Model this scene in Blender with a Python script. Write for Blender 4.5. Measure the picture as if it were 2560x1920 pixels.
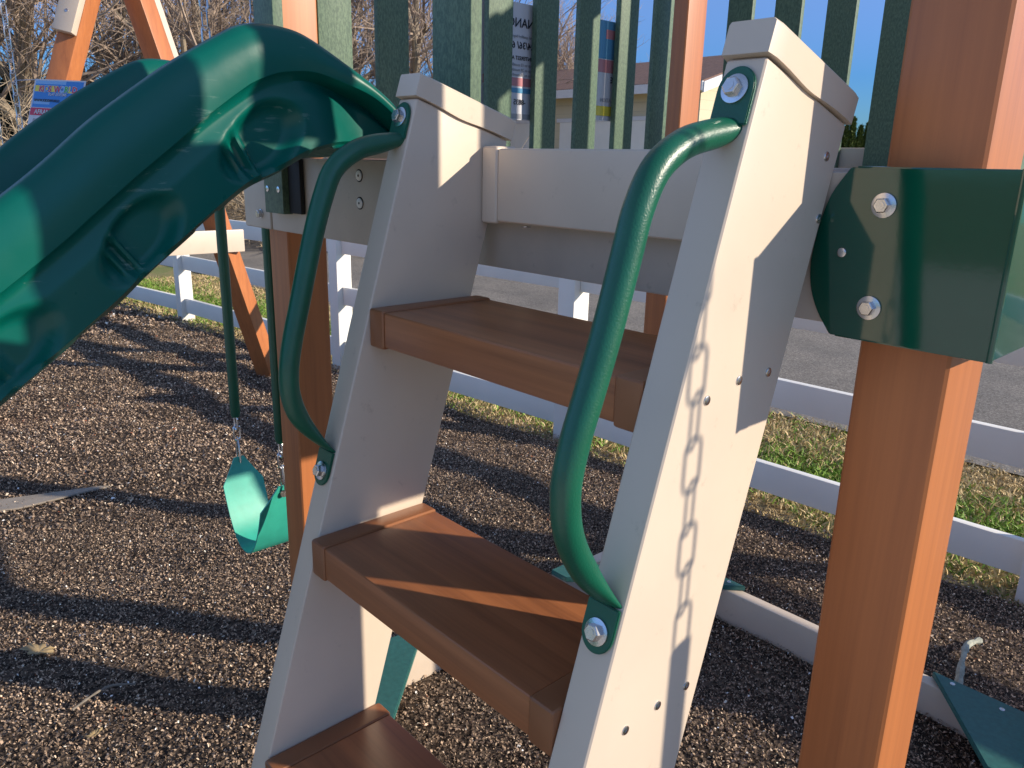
import bpy, bmesh, math, random
import numpy as np
from mathutils import Vector, Matrix
random.seed(7); RNG = np.random.default_rng(7)
for o in list(bpy.data.objects): bpy.data.objects.remove(o)
scn = bpy.context.scene

# ------------------------------------------------------------------ camera, world, sun
yaw, pit, rol = math.radians(47.15), math.radians(15.87), math.radians(1.35)
fwd = Vector((-math.sin(yaw)*math.cos(pit), math.cos(yaw)*math.cos(pit), -math.sin(pit)))
rt0 = Vector((math.cos(yaw), math.sin(yaw), 0)); up0 = rt0.cross(fwd)
rgt = rt0*math.cos(rol)+up0*math.sin(rol); upv = -rt0*math.sin(rol)+up0*math.cos(rol)
cam_d = bpy.data.cameras.new('camera'); cam = bpy.data.objects.new('camera', cam_d)
scn.collection.objects.link(cam); scn.camera = cam
M = Matrix((rgt, upv, -fwd)).transposed().to_4x4(); M.translation = Vector((0, -1, 1.9))
cam.matrix_world = M
cam_d.sensor_width = 36; cam_d.lens = 1955/2560*36
cam_d.clip_start = 0.02; cam_d.clip_end = 900
cam_d.dof.use_dof = True; cam_d.dof.focus_distance = 1.6; cam_d.dof.aperture_fstop = 28
SUN = Vector((1, .738, .498)).normalized()
w = bpy.data.worlds.new("World"); scn.world = w; w.use_nodes = True
nt = w.node_tree; bg = nt.nodes['Background']; sky = nt.nodes.new('ShaderNodeTexSky')
sky.sky_type = 'NISHITA'; sky.sun_disc = False
sky.sun_elevation = math.asin(SUN.z); sky.sun_rotation = math.atan2(SUN.x, SUN.y)
sky.air_density = 1.5; sky.dust_density = .0; sky.ozone_density = 2.0; sky.altitude = 500
hs = nt.nodes.new('ShaderNodeHueSaturation'); hs.inputs['Saturation'].default_value = 1.1
tn = nt.nodes.new('ShaderNodeMix'); tn.data_type = 'RGBA'; tn.blend_type = 'MULTIPLY'; tn.inputs[0].default_value = 1
tn.inputs[7].default_value = (1.26, .97, .95, 1)                      # the phone's white balance: cooler, slightly violet sky
nt.links.new(sky.outputs[0], hs.inputs['Color']); nt.links.new(hs.outputs[0], tn.inputs[6]); 
tc = nt.nodes.new('ShaderNodeTexCoord'); sx = nt.nodes.new('ShaderNodeSeparateXYZ'); er = nt.nodes.new('ShaderNodeValToRGB')
er.color_ramp.elements[0].position = .10; er.color_ramp.elements[0].color = (.11, .34, .88, 1)
er.color_ramp.elements[1].position = .60; er.color_ramp.elements[1].color = (1, 1, 1, 1)
nt.links.new(tc.outputs['Generated'], sx.inputs[0]); nt.links.new(sx.outputs['Z'], er.inputs[0])
t2 = nt.nodes.new('ShaderNodeMix'); t2.data_type = 'RGBA'; t2.blend_type = 'MULTIPLY'; t2.inputs[0].default_value = 1
nt.links.new(tn.outputs[2], t2.inputs[6]); nt.links.new(er.outputs[0], t2.inputs[7]); nt.links.new(t2.outputs[2], bg.inputs[0]); bg.inputs[1].default_value = .125
sd = bpy.data.lights.new('sun', 'SUN'); sd.energy = 3.7; sd.angle = math.radians(.6); sd.color = (1, .87, .70)
so = bpy.data.objects.new('sun', sd); scn.collection.objects.link(so)
so.rotation_mode = 'QUATERNION'; so.rotation_quaternion = SUN.to_track_quat('Z', 'Y'); so.location = (6, 4, 8)
scn.view_settings.view_transform = 'Standard'; scn.view_settings.look = 'None'
scn.view_settings.exposure = 0.70; scn.view_settings.gamma = 1

# ------------------------------------------------------------------ materials
def new_mat(name):
    m = bpy.data.materials.new(name); m.use_nodes = True
    t = m.node_tree; return m, t, t.nodes['Principled BSDF']
def N(t, typ, **k):
    n = t.nodes.new(typ)
    for a, v in k.items():
        if a in n.inputs.keys() if hasattr(n, 'inputs') else False: n.inputs[a].default_value = v
        else: setattr(n, a, v)
    return n
def coords(t, scale, rnd=False):
    c = t.nodes.new('ShaderNodeTexCoord'); mp = t.nodes.new('ShaderNodeMapping')
    mp.inputs['Scale'].default_value = scale
    t.links.new(c.outputs['Object'], mp.inputs[0])
    if rnd:
        oi = t.nodes.new('ShaderNodeObjectInfo'); vm = t.nodes.new('ShaderNodeVectorMath'); vm.operation = 'SCALE'
        cb = t.nodes.new('ShaderNodeCombineXYZ')
        for i in range(3): t.links.new(oi.outputs['Random'], cb.inputs[i])
        vm.inputs['Scale'].default_value = 37; t.links.new(cb.outputs[0], vm.inputs[0])
        t.links.new(vm.outputs[0], mp.inputs['Location'])
    return mp
def noise(t, mp, sc, det=3, rough=.5):
    n = t.nodes.new('ShaderNodeTexNoise'); n.inputs['Scale'].default_value = sc
    n.inputs['Detail'].default_value = det; n.inputs['Roughness'].default_value = rough
    t.links.new(mp.outputs[0], n.inputs['Vector']); return n
def ramp(t, src, stops):
    r = t.nodes.new('ShaderNodeValToRGB'); e = r.color_ramp.elements
    while len(e) < len(stops): e.new(.5)
    for q, (p, c) in zip(e, stops): q.position = p; q.color = (*c, 1)
    t.links.new(src, r.inputs[0]); return r
def bump(t, b, src, st, dist=.002):
    n = t.nodes.new('ShaderNodeBump'); n.inputs['Strength'].default_value = st; n.inputs['Distance'].default_value = dist
    t.links.new(src, n.inputs['Height']); t.links.new(n.outputs[0], b.inputs['Normal']); return n
def plain(name, col, rough=.5, var=.08, vs=8, bs=.0, bsc=200, metal=0, spec=.5, coat=0, dirt=0):
    m, t, b = new_mat(name); mp = coords(t, (1, 1, 1), True)
    n = noise(t, mp, vs, 4)
    a = tuple(c*(1-var) for c in col); z = tuple(min(1, c*(1+var)) for c in col)
    r = ramp(t, n.outputs[0], [(.3, a), (.7, z)]); out = r.outputs[0]
    if dirt:
        n2 = noise(t, mp, 28, 6, .7)
        r2 = ramp(t, n2.outputs[0], [(.62, (0, 0, 0)), (.78, (dirt,)*3)])
        mx = t.nodes.new('ShaderNodeMix'); mx.data_type = 'RGBA'
        t.links.new(r2.outputs[0], mx.inputs[0]); t.links.new(out, mx.inputs[6])
        mx.inputs[7].default_value = (col[0]*.45, col[1]*.42, col[2]*.38, 1); out = mx.outputs[2]
    t.links.new(out, b.inputs['Base Color'])
    b.inputs['Roughness'].default_value = rough; b.inputs['Metallic'].default_value = metal
    b.inputs['Specular IOR Level'].default_value = spec; b.inputs['Coat Weight'].default_value = coat
    b.inputs['Coat Roughness'].default_value = .08
    if bs:
        n3 = noise(t, mp, bsc, 3); bump(t, b, n3.outputs[0], bs)
    return m
def wood(name, c0, c1, axis, rough=.4, k=1.0):
    m, t, b = new_mat(name)
    s = [26*k, 26*k, 26*k]; s[axis] = .9*k
    mp = coords(t, s, True)
    n = noise(t, mp, 1.0, 6, .65)
    s2 = [110*k]*3; s2[axis] = 2.2*k
    mp2 = coords(t, s2, True); n2 = noise(t, mp2, 1, 3)
    ad = t.nodes.new('ShaderNodeMath'); ad.operation = 'MULTIPLY_ADD'; ad.inputs[1].default_value = .35
    t.links.new(n2.outputs[0], ad.inputs[0]); t.links.new(n.outputs[0], ad.inputs[2])
    r = ramp(t, ad.outputs[0], [(.42, c0), (.60, tuple((a+b_)/2 for a, b_ in zip(c0, c1))), (.85, c1)])
    t.links.new(r.outputs[0], b.inputs['Base Color'])
    b.inputs['Roughness'].default_value = rough; b.inputs['Specular IOR Level'].default_value = .5
    mp3 = coords(t, (1, 1, 1), True); n4 = noise(t, mp3, 6, 2)
    bump(t, b, ad.outputs[0], .12, .0015); return m
def speck(name, c0, c1, rough=.55):
    m, t, b = new_mat(name); mp = coords(t, (1, 1, .45), True)
    n = noise(t, mp, 190, 3, .7)
    r = ramp(t, n.outputs[0], [(.38, c0), (.62, c1)])
    t.links.new(r.outputs[0], b.inputs['Base Color']); b.inputs['Roughness'].default_value = rough
    bump(t, b, n.outputs[0], .25, .001); return m
MT = {}
MT['tan'] = plain('tan_vinyl', (.67, .56, .445), .36, .05, 5, .12, 14, dirt=.45)
MT['tan2'] = plain('tan_vinyl_weathered', (.56, .475, .38), .45, .10, 7, .10, 20, dirt=.5)
MT['cedar'] = wood('cedar_vinyl', (.36, .122, .044), (.52, .185, .062), 2, .40)
MT['cedarx'] = wood('cedar_board', (.21, .076, .033), (.42, .155, .060), 0, .33, 1.2)
MT['capbrown'] = plain('brown_cap', (.29, .113, .046), .38, .08, 14, .12, 60, dirt=.3)
MT['slide'] = plain('green_slide_plastic', (.0, .102, .080), .33, .07, 4, .06, 60, spec=.33)
def scuff():
    m = MT['slide']; t = m.node_tree; b = t.nodes['Principled BSDF']; src = b.inputs['Base Color'].links[0].from_socket
    mp = coords(t, (1, 1, 1)); mp.inputs['Rotation'].default_value = (.64, 0, 0); mp.inputs['Scale'].default_value = (70, 5, 70)
    n = noise(t, mp, 1, 5, .75); mp2 = coords(t, (1, 1, 1)); n2 = noise(t, mp2, 7, 3, .6)
    ml = t.nodes.new('ShaderNodeMath'); ml.operation = 'MULTIPLY'; t.links.new(n.outputs[0], ml.inputs[0]); t.links.new(n2.outputs[0], ml.inputs[1])
    r = ramp(t, ml.outputs[0], [(.355, (0, 0, 0)), (.43, (.42, .42, .42))])
    mx = t.nodes.new('ShaderNodeMix'); mx.data_type = 'RGBA'; mx.inputs[7].default_value = (.30, .42, .36, 1)
    t.links.new(r.outputs[0], mx.inputs[0]); t.links.new(src, mx.inputs[6]); t.links.new(mx.outputs[2], b.inputs['Base Color'])
    r3 = ramp(t, n2.outputs[0], [(.35, (.27,)*3), (.7, (.44,)*3)]); t.links.new(r3.outputs[0], b.inputs['Roughness'])
scuff()
MT['handle'] = plain('green_vinyl_coating', (.003, .10, .055), .34, .06, 30, .22, 420, spec=.6)
MT['bracket'] = plain('green_powder_coat', (.0, .064, .040), .07, .05, 6, .02, 90, spec=.6, coat=.5)
MT['hdpe'] = speck('speckled_green_lumber', (.062, .115, .08), (.125, .20, .13))
MT['hdpe2'] = plain('green_seat_lumber', (.03, .13, .115), .5, .15, 60, .15, 160)
MT['steel'] = plain('zinc_steel', (.62, .62, .63), .26, .12, 40, .06, 300, metal=1)
MT['black'] = plain('black_rubber_and_gap_shade', (.01, .01, .01), .7)
MT['white'] = plain('white_vinyl', (.88, .86, .80), .38, .03, 3, .04, 10)
MT['belt'] = plain('green_swing_belt', (.04, .42, .32), .40, .1, 20, .08, 40)
def asphalt():
    m, t, b = new_mat('asphalt'); mp = coords(t, (1, 1, 1)); n = noise(t, mp, 55, 4, .8); n2 = noise(t, mp, .8, 5, .6)
    r = ramp(t, n.outputs[0], [(.36, (.11, .10, .088)), (.5, (.20, .18, .155)), (.68, (.40, .37, .33))])
    r2 = ramp(t, n2.outputs[0], [(.35, (.72, .72, .72)), (.65, (1.1, 1.08, 1.05))])
    v = t.nodes.new('ShaderNodeTexVoronoi'); v.feature = 'DISTANCE_TO_EDGE'; v.inputs['Scale'].default_value = .55; v.inputs['Randomness'].default_value = 1
    n3 = noise(t, mp, 2.5, 4); ad = t.nodes.new('ShaderNodeVectorMath'); ad.operation = 'ADD'; t.links.new(mp.outputs[0], ad.inputs[0]); t.links.new(n3.outputs['Color'], ad.inputs[1]); t.links.new(ad.outputs[0], v.inputs['Vector'])
    r3 = ramp(t, v.outputs['Distance'], [(.004, (.82, .82, .82)), (.012, (1, 1, 1))])
    a = r.outputs[0]
    for q in (r2, r3):
        mx = t.nodes.new('ShaderNodeMix'); mx.data_type = 'RGBA'; mx.blend_type = 'MULTIPLY'; mx.inputs[0].default_value = 1
        t.links.new(a, mx.inputs[6]); t.links.new(q.outputs[0], mx.inputs[7]); a = mx.outputs[2]
    t.links.new(a, b.inputs['Base Color']); b.inputs['Roughness'].default_value = .9; bump(t, b, n.outputs[0], .5, .01); return m
MT['asphalt'] = asphalt()
MT['dirt'] = None

def vcol(name, rough=.7, trans=0):
    m, t, b = new_mat(name); a = t.nodes.new('ShaderNodeAttribute'); a.attribute_name = 'Col'
    t.links.new(a.outputs['Color'], b.inputs['Base Color']); b.inputs['Roughness'].default_value = rough
    b.inputs['Specular IOR Level'].default_value = trans or .35
    return m
MT['chip'] = vcol('rubber_mulch_chip', .8, .12); MT['blade'] = vcol('grass_blade', .6)

# ------------------------------------------------------------------ builders
def tag(o, label=None, cat=None, group=None, kind=None):
    if label: o['label'] = label
    if cat: o['category'] = cat
    if group: o['group'] = group
    if kind: o['kind'] = kind
    return o
def thing(name, label, cat, loc=(0, 0, 0), group=None):
    o = bpy.data.objects.new(name, None); scn.collection.objects.link(o); o.location = loc
    o.empty_display_size = .1
    return tag(o, label, cat, group)
def base(o):
    v = Vector((0, 0, 0))
    while o is not None: v += o.location; o = o.parent
    return v
class MB:
    """collects geometry in world space; build() links it as ONE mesh object"""
    def __init__(s): s.bm = bmesh.new()
    def hexa(s, P, bev=0, seg=2):
        """P: 8 corners, bottom ring 0-3, top ring 4-7"""
        b = bmesh.new(); v = [b.verts.new(p) for p in P]
        for f in ((3, 2, 1, 0), (4, 5, 6, 7), (0, 1, 5, 4), (1, 2, 6, 5), (2, 3, 7, 6), (3, 0, 4, 7)): b.faces.new([v[i] for i in f])
        bmesh.ops.recalc_face_normals(b, faces=b.faces)
        if bev: bmesh.ops.bevel(b, geom=b.edges[:], offset=bev, segments=seg, affect='EDGES', profile=.6)
        s.take(b); return s
    def box(s, x0, x1, y0, y1, z0, z1, bev=.004, seg=2):
        return s.hexa([(x0, y0, z0), (x1, y0, z0), (x1, y1, z0), (x0, y1, z0), (x0, y0, z1), (x1, y0, z1), (x1, y1, z1), (x0, y1, z1)], bev, seg)
    def beam(s, A, B, wv, hv, bev=.004):
        """bar from A to B, half-vectors wv and hv"""
        A, B, wv, hv = map(Vector, (A, B, wv, hv))
        return s.hexa([A-wv-hv, A+wv-hv, A+wv+hv, A-wv+hv, B-wv-hv, B+wv-hv, B+wv+hv, B-wv+hv], bev)
    def take(s, b):
        me = bpy.data.meshes.new('t'); b.to_mesh(me); b.free(); s.bm.from_mesh(me); bpy.data.meshes.remove(me)
    def prism(s, poly, off, bev=0):
        """poly: list of 3d points, off: extrusion vector"""
        b = bmesh.new(); n = len(poly); off = Vector(off)
        a = [b.verts.new(p) for p in poly]; c = [b.verts.new(Vector(p)+off) for p in poly]
        b.faces.new(a[::-1]); b.faces.new(c)
        for i in range(n): b.faces.new((a[i], a[(i+1) % n], c[(i+1) % n], c[i]))
        bmesh.ops.recalc_face_normals(b, faces=b.faces)
        if bev: bmesh.ops.bevel(b, geom=b.edges[:], offset=bev, segments=2, affect='EDGES')
        s.take(b); return s
    def cyl(s, c, ax, r, h, n=20, r2=None, bev=0):
        c, ax = Vector(c), Vector(ax).normalized(); q = ax.orthogonal().normalized(); p = ax.cross(q)
        r2 = r if r2 is None else r2
        rings = []
        for (hh, rr) in ([(0, r), (h, r2)] if not bev else [(0, r), (h-bev, r2), (h-bev*.3, r2-bev*.3), (h, r2-bev)]):
            rings.append([c+ax*hh+(q*math.cos(2*math.pi*i/n)+p*math.sin(2*math.pi*i/n))*rr for i in range(n)])
        return s.loft(rings, True, True)
    def loft(s, rings, closed=True, caps=True):
        b = bmesh.new(); V = [[b.verts.new(p) for p in r] for r in rings]; n = len(V[0])
        for i in range(len(V)-1):
            for j in range(n if closed else n-1):
                k = (j+1) % n; b.faces.new((V[i][j], V[i][k], V[i+1][k], V[i+1][j]))
        if caps: b.faces.new(V[0][::-1]); b.faces.new(V[-1])
        bmesh.ops.recalc_face_normals(b, faces=b.faces)
        s.take(b); return s
    def tube(s, pts, r, n=10, caps=True):
        pts = [Vector(p) for p in pts]; rings = []
        up = None
        for i, p in enumerate(pts):
            t = (pts[min(i+1, len(pts)-1)]-pts[max(i-1, 0)]).normalized()
            if up is None: up = t.orthogonal().normalized()
            up = (up-t*up.dot(t)).normalized(); q = t.cross(up)
            rr = r[i] if isinstance(r, (list, tuple)) else r
            rings.append([p+(up*math.cos(2*math.pi*k/n)+q*math.sin(2*math.pi*k/n))*rr for k in range(n)])
        return s.loft(rings, True, caps)
    def link(s, c, ax, side, L, W, r, n=6):
        """one chain link: centre c, long axis ax, flat direction side"""
        c, ax, side = Vector(c), Vector(ax).normalized(), Vector(side).normalized(); nn = ax.cross(side)
        hs = L/2-W/2; path = []
        for a in range(8): t = math.pi*a/7; path.append(c+ax*(hs+math.sin(t)*W/2)+side*math.cos(t)*W/2)
        for a in range(8): t = math.pi*a/7; path.append(c-ax*(hs+math.sin(t)*W/2)-side*math.cos(t)*W/2)
        rings = []; m = len(path)
        for i in range(m):
            t = (path[(i+1) % m]-path[i-1]).normalized(); u = nn; q = t.cross(u)
            rings.append([path[i]+(u*math.cos(2*math.pi*k/n)+q*math.sin(2*math.pi*k/n))*r for k in range(n)])
        rings.append(rings[0]); return s.loft(rings, True, False)
    def build(s, name, mat, parent=None, smooth=True, ang=35):
        me = bpy.data.meshes.new(name); s.bm.to_mesh(me); s.bm.free()
        o = bpy.data.objects.new(name, me); scn.collection.objects.link(o)
        if parent is not None:
            o.parent = parent; me.transform(Matrix.Translation(-base(parent)))
        mats = mat if isinstance(mat, (list, tuple)) else [mat]
        for m in mats: me.materials.append(MT[m] if isinstance(m, str) else m)
        if smooth:
            me.polygons.foreach_set('use_smooth', [True]*len(me.polygons)); me.set_sharp_from_angle(angle=math.radians(ang))
        return o
def fast_mesh(name, V, F, mat, parent=None, col=None):
    """numpy verts, quad (or tri) index array; col: per-vertex colours"""
    me = bpy.data.meshes.new(name); k = F.shape[1]
    me.vertices.add(len(V)); me.vertices.foreach_set('co', V.astype(np.float32).ravel())
    me.loops.add(F.size); me.loops.foreach_set('vertex_index', F.astype(np.int32).ravel())
    me.polygons.add(len(F)); me.polygons.foreach_set('loop_start', np.arange(0, F.size, k, dtype=np.int32))
    me.update(calc_edges=True); me.validate()
    if col is not None:
        a = me.color_attributes.new('Col', 'FLOAT_COLOR', 'POINT')
        a.data.foreach_set('color', np.hstack([col, np.ones((len(col), 1))]).astype(np.float32).ravel())
    me.materials.append(MT[mat] if isinstance(mat, str) else mat)
    o = bpy.data.objects.new(name, me); scn.collection.objects.link(o)
    if parent is not None: o.parent = parent; me.transform(Matrix.Translation(-base(parent)))
    return o
def cr(P, n):
    """Catmull-Rom through P, n samples per span"""
    P = [Vector(p) for p in P]; out = []
    for i in range(len(P)-1):
        a, b, c, d = P[max(i-1, 0)], P[i], P[i+1], P[min(i+2, len(P)-1)]
        for k in range(n):
            t = k/n; out.append(.5*((2*b)+(c-a)*t+(2*a-5*b+4*c-d)*t*t+(3*b-a-3*c+d)*t**3))
    out.append(P[-1]); return out
def hexbolt(c, ax, s=1.0, washer=.0165, nut=False):
    c, ax = Vector(c), Vector(ax).normalized(); m = MB()
    m.cyl(c, ax, washer*s, .0022*s, 28, bev=.0006*s)
    b = bmesh.new(); q = ax.orthogonal().normalized(); q.rotate(Matrix.Rotation(.35, 3, ax)); p = ax.cross(q)
    rr = .0105*s; r0 = [c+ax*.0022*s+(q*math.cos(math.pi/3*i)+p*math.sin(math.pi/3*i))*rr for i in range(6)]
    r1 = [v+ax*.0085*s for v in r0]; ctr = c+ax*.0120*s
    r2 = [ctr+(v-(c+ax*.0107*s))*.86-ax*.0 for v in r1]
    m.loft([r0, r1, r2], True, True)
    if nut: m.cyl(c+ax*.011*s, ax, .0055*s, .008*s, 14, bev=.001*s)
    else: m.cyl(ctr, ax, .0052*s, .0006*s, 14)
    return m
def screw(c, ax, r=.0068):
    m = MB(); m.cyl(c, ax, r, .0022, 16, bev=.0012)
    c, ax = Vector(c), Vector(ax).normalized()
    q = ax.orthogonal().normalized(); p = ax.cross(q)
    m.beam(c+ax*.0015-q*r*.35, c+ax*.0015+q*r*.35, p*r*.09, ax*.0012, 0)
    return m

# ------------------------------------------------------------------ ground, road, mulch
def FY(x):
    P = [(-40, -1.6), (-12.2, 1.9), (-9.4, 2.3), (-6.38, 2.627), (-3.67, 2.85), (-.77, 2.957), (2.1, 3.0), (40, 3.6)]
    for (a, b), (c, d) in zip(P, P[1:]):
        if x <= c: return b+(d-b)*(x-a)/(c-a)
    return P[-1][1]
def ground_mat():
    m, t, b = new_mat('grass_ground'); mp = coords(t, (1, 1, 1))
    n = noise(t, mp, .9, 6, .6); n2 = noise(t, mp, 30, 5, .7)
    r = ramp(t, n.outputs[0], [(.38, (.34, .25, .13)), (.5, (.33, .28, .12)), (.62, (.20, .25, .07))])
    mx = t.nodes.new('ShaderNodeMix'); mx.data_type = 'RGBA'; mx.blend_type = 'MULTIPLY'; mx.inputs[0].default_value = .8
    r2 = ramp(t, n2.outputs[0], [(.3, (.45, .45, .45)), (.7, (1, 1, 1))])
    t.links.new(r.outputs[0], mx.inputs[6]); t.links.new(r2.outputs[0], mx.inputs[7]); t.links.new(mx.outputs[2], b.inputs['Base Color'])
    b.inputs['Roughness'].default_value = .9; bump(t, b, n2.outputs[0], .6, .03); return m
def mulch_mat():
    m, t, b = new_mat('mulch_base'); mp = coords(t, (1, 1, 1))
    v = t.nodes.new('ShaderNodeTexVoronoi'); v.inputs['Scale'].default_value = 62; t.links.new(mp.outputs[0], v.inputs['Vector'])
    bw = t.nodes.new('ShaderNodeRGBToBW'); t.links.new(v.outputs['Color'], bw.inputs[0])
    r = ramp(t, bw.outputs[0], [(.2, (.03, .024, .02)), (.6, (.08, .06, .047)), (.9, (.16, .12, .09))])
    t.links.new(r.outputs[0], b.inputs['Base Color']); b.inputs['Roughness'].default_value = .9; b.inputs['Specular IOR Level'].default_value = .1
    bump(t, b, v.outputs['Distance'], .8, .01); return m
MT['ground'] = ground_mat(); MT['mulch'] = mulch_mat()
m = MB(); m.bm.faces.new([m.bm.verts.new(p) for p in ((-420, -420, -.03), (420, -420, -.03), (420, 420, -.03), (-420, 420, -.03))])
tag(m.build('ground', 'ground', smooth=False), kind='structure')
rd = lambda x: 4.83+.063*x+.02*math.sin(x*1.7)
m = MB(); xs = [-120+i*.5 for i in range(441)]
V1 = [m.bm.verts.new((x, rd(x)+.02*random.random(), -.012)) for x in xs]; V2 = [m.bm.verts.new((x, rd(x)+5.3, -.012)) for x in xs]
for i in range(len(xs)-1): m.bm.faces.new((V1[i], V1[i+1], V2[i+1], V2[i]))
tag(m.build('road', 'asphalt', smooth=False), kind='structure')
def mh(x, y):
    return .014*np.sin(x*2.1+.6)*np.sin(y*2.7+1)+.010*np.sin(x*5.3+y*3.1)+.006*np.sin(x*11-y*9)
m = MB(); nx, ny = 150, 90; g = []
for i in range(nx+1):
    x = -13+i*16/nx; col = []
    for j in range(ny+1):
        y = -7+(FY(x)-.03+.02*math.sin(x*6)+7)*j/ny
        z = float(mh(x, y))+.012
        if j == ny: z = -.03
        col.append(m.bm.verts.new((x, y, z)))
    g.append(col)
for i in range(nx):
    for j in range(ny): m.bm.faces.new((g[i][j], g[i+1][j], g[i+1][j+1], g[i][j+1]))
tag(m.build('mulch_bed', 'mulch'), kind='structure')

m = MB(); m.bm.faces.new([m.bm.verts.new(p) for p in ((-16, -16, .055), (16, -16, .055), (16, -1.75, .055), (-16, -1.75, .055))])
MT['bounce'] = plain('pale_bounce_ground', (.68, .60, .50), .8, .06, 2, .3, 40)
tag(m.build('bounce_ground', 'bounce', smooth=False), kind='structure')  # unseen pale ground behind the camera, added to bounce warm light forward

# mulch chips (stuff): tens of thousands of folded flakes, denser near the camera
def chips():
    pts = []
    def region(n, x0, x1, y0, y1, s):
        x = RNG.uniform(x0, x1, n); y = RNG.uniform(y0, y1, n); pts.append(np.stack([x, y, np.full(n, s)], 1))
    region(260000, -4.3, -.3, -.8, 2.9, .0054); region(110000, -9, -4.3, -.6, 2.9, .0085); region(9000, -11.5, -9, -.3, 2.3, .02)
    region(9000, -.3, 1.2, -1.6, 2.9, .014); region(9000, -5, 0, -1.6, -.8, .011)
    P = np.vstack(pts)
    fy = np.array([FY(a) for a in P[:, 0]]); P = P[P[:, 1] < fy+.02+RNG.normal(0, .05, len(P))]
    n = len(P); s = P[:, 2]*RNG.uniform(.55, 1.45, n)
    a = RNG.uniform(0, 2*np.pi, n); asp = RNG.uniform(.25, .8, n)
    u = np.stack([np.cos(a), np.sin(a), RNG.normal(0, .75, n)], 1); u /= np.linalg.norm(u, axis=1)[:, None]
    v = np.stack([-np.sin(a), np.cos(a), RNG.normal(0, .85, n)], 1); v /= np.linalg.norm(v, axis=1)[:, None]
    c = np.stack([P[:, 0], P[:, 1], mh(P[:, 0], P[:, 1])+.014+RNG.uniform(-.004, .014, n)], 1)
    U = u*s[:, None]; W = v*(s*asp)[:, None]; Z = np.array([0, 0, 1.])[None]*(s*RNG.uniform(.1, .4, n))[:, None]
    j = lambda: RNG.uniform(.6, 1.2, n)[:, None]
    V = np.stack([c-U*j(), c+W*j()+Z, c+U*j(), c-W*j()+Z*.4], 1).reshape(-1, 3)
    F = np.arange(4*n).reshape(-1, 4)
    k = RNG.uniform(0, 1, n)
    pal = np.array([(.085, .064, .05), (.15, .108, .078), (.22, .160, .115), (.31, .23, .165), (.44, .35, .26), (.68, .62, .52)])
    idx = np.searchsorted([.20, .46, .74, .93, .988], k); C = pal[idx]*RNG.uniform(.7, 1.25, n)[:, None]*(1.80+.26*np.sin(P[:, 0]*3.1+np.sin(P[:, 1]*2.3)*2)*np.sin(P[:, 1]*4.3+P[:, 0]))[:, None]
    rs = RNG.uniform(0, 1, n) < .004; C[rs] = (.30, .10, .05)
    return fast_mesh('mulch_chips', V, F, 'chip', col=np.repeat(np.clip(C, 0, 1), 4, 0))
tag(chips(), 'loose brown and grey shredded mulch chips covering the play area', 'mulch', kind='stuff')

def grass():
    n = 110000; x = RNG.uniform(-13, .8, n); fy = np.array([FY(a) for a in x]); ry = 4.83+.063*x
    tt = RNG.uniform(0, 1, n)**1.0; y = fy-.04+tt*(ry-fy+.10)
    nn = np.sin(x*1.3+1)*.3+np.sin(x*3.1+y*2)*.25+np.sin(y*5+x)*.15
    greenness = np.clip(1-np.abs(tt-.42)/.36, 0, 1)+nn*.5+.14
    h = np.where(RNG.uniform(0, 1, n) < greenness, RNG.uniform(.02, .06, n), RNG.uniform(.008, .03, n))
    a = RNG.uniform(0, 2*np.pi, n); wd = RNG.uniform(.0035, .008, n)
    lean = RNG.normal(0, .8, (n, 2))*h[:, None]
    c = np.stack([x, y, np.full(n, -.028)], 1); s = np.stack([np.cos(a)*wd, np.sin(a)*wd, 0*a], 1)
    tip = c+np.stack([lean[:, 0], lean[:, 1], h], 1); mid = c+np.stack([lean[:, 0]*.35, lean[:, 1]*.35, h*.6], 1)
    V = np.stack([c-s, c+s, mid+s*.7, tip, mid-s*.7], 1).reshape(-1, 3); F = np.arange(5*n).reshape(-1, 5)
    g = RNG.uniform(0, 1, n) < np.clip(greenness, .03, .9)
    C = np.where(g[:, None], np.array([(.22, .37, .06)]), np.array([(.62, .48, .26)]))*RNG.uniform(.55, 1.3, n)[:, None]
    return fast_mesh('verge_grass', V, F, 'blade', col=np.repeat(C, 5, 0))
tag(grass(), 'patchy green and straw coloured grass between white fence and road', 'grass', kind='stuff')

# ------------------------------------------------------------------ play tower
tower = thing('play_tower', 'cedar coloured play tower with tan beams and speckled green pickets behind the ladder', 'play tower', (-1.25, .95, 0))
XR0, XR1, XL0, XL1 = -.439, -.323, -2.18, -2.065
for (x0, x1, y0, y1) in ((XR0, XR1, .042, .178), (XL0, XL1, .042, .166), (XL0, XL1, 1.834, 1.966), (XR0, XR1, 1.834, 1.966)):
    m = MB(); m.box(x0, x1, y0, y1, 0, 3.55, .010, 3); m.build('post', 'cedar', tower)
# front beam with end cap and face boards
m = MB(); m.box(-2.068, -.275, 0, .040, 1.703, 1.897, .006); fb = m.build('beam', 'tan2', tower)
m = MB(); m.box(-2.233, -2.070, -.003, .040, 1.703, 1.898, .007, 3); cp = m.build('end_cap', 'tan2', fb)
hexbolt((-2.125, -.003, 1.744), (0, -1, 0), 1.1, washer=.011).build('bolt', 'steel', fb)
for z in (1.861, 1.799):
    m = MB(); m.cyl((-1.612, 0.0, z), (0, -1, 0), .0145, .0008, 24); pg = m.build('plug', 'black', fb)
    m = MB(); m.cyl((-1.612, -.0008, z), (0, -1, 0), .0118, .0022, 24, bev=.001); m.build('plug', 'white', fb)
    m = MB(); m.cyl((-1.612, -.003, z), (0, -1, 0), .0028, .0004, 10); m.build('plug_hole', 'black', fb)
m = MB(); m.box(-2.233, -.275, 1.966, 2.006, 1.703, 1.897, .006); m.build('beam', 'tan2', tower)
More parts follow.
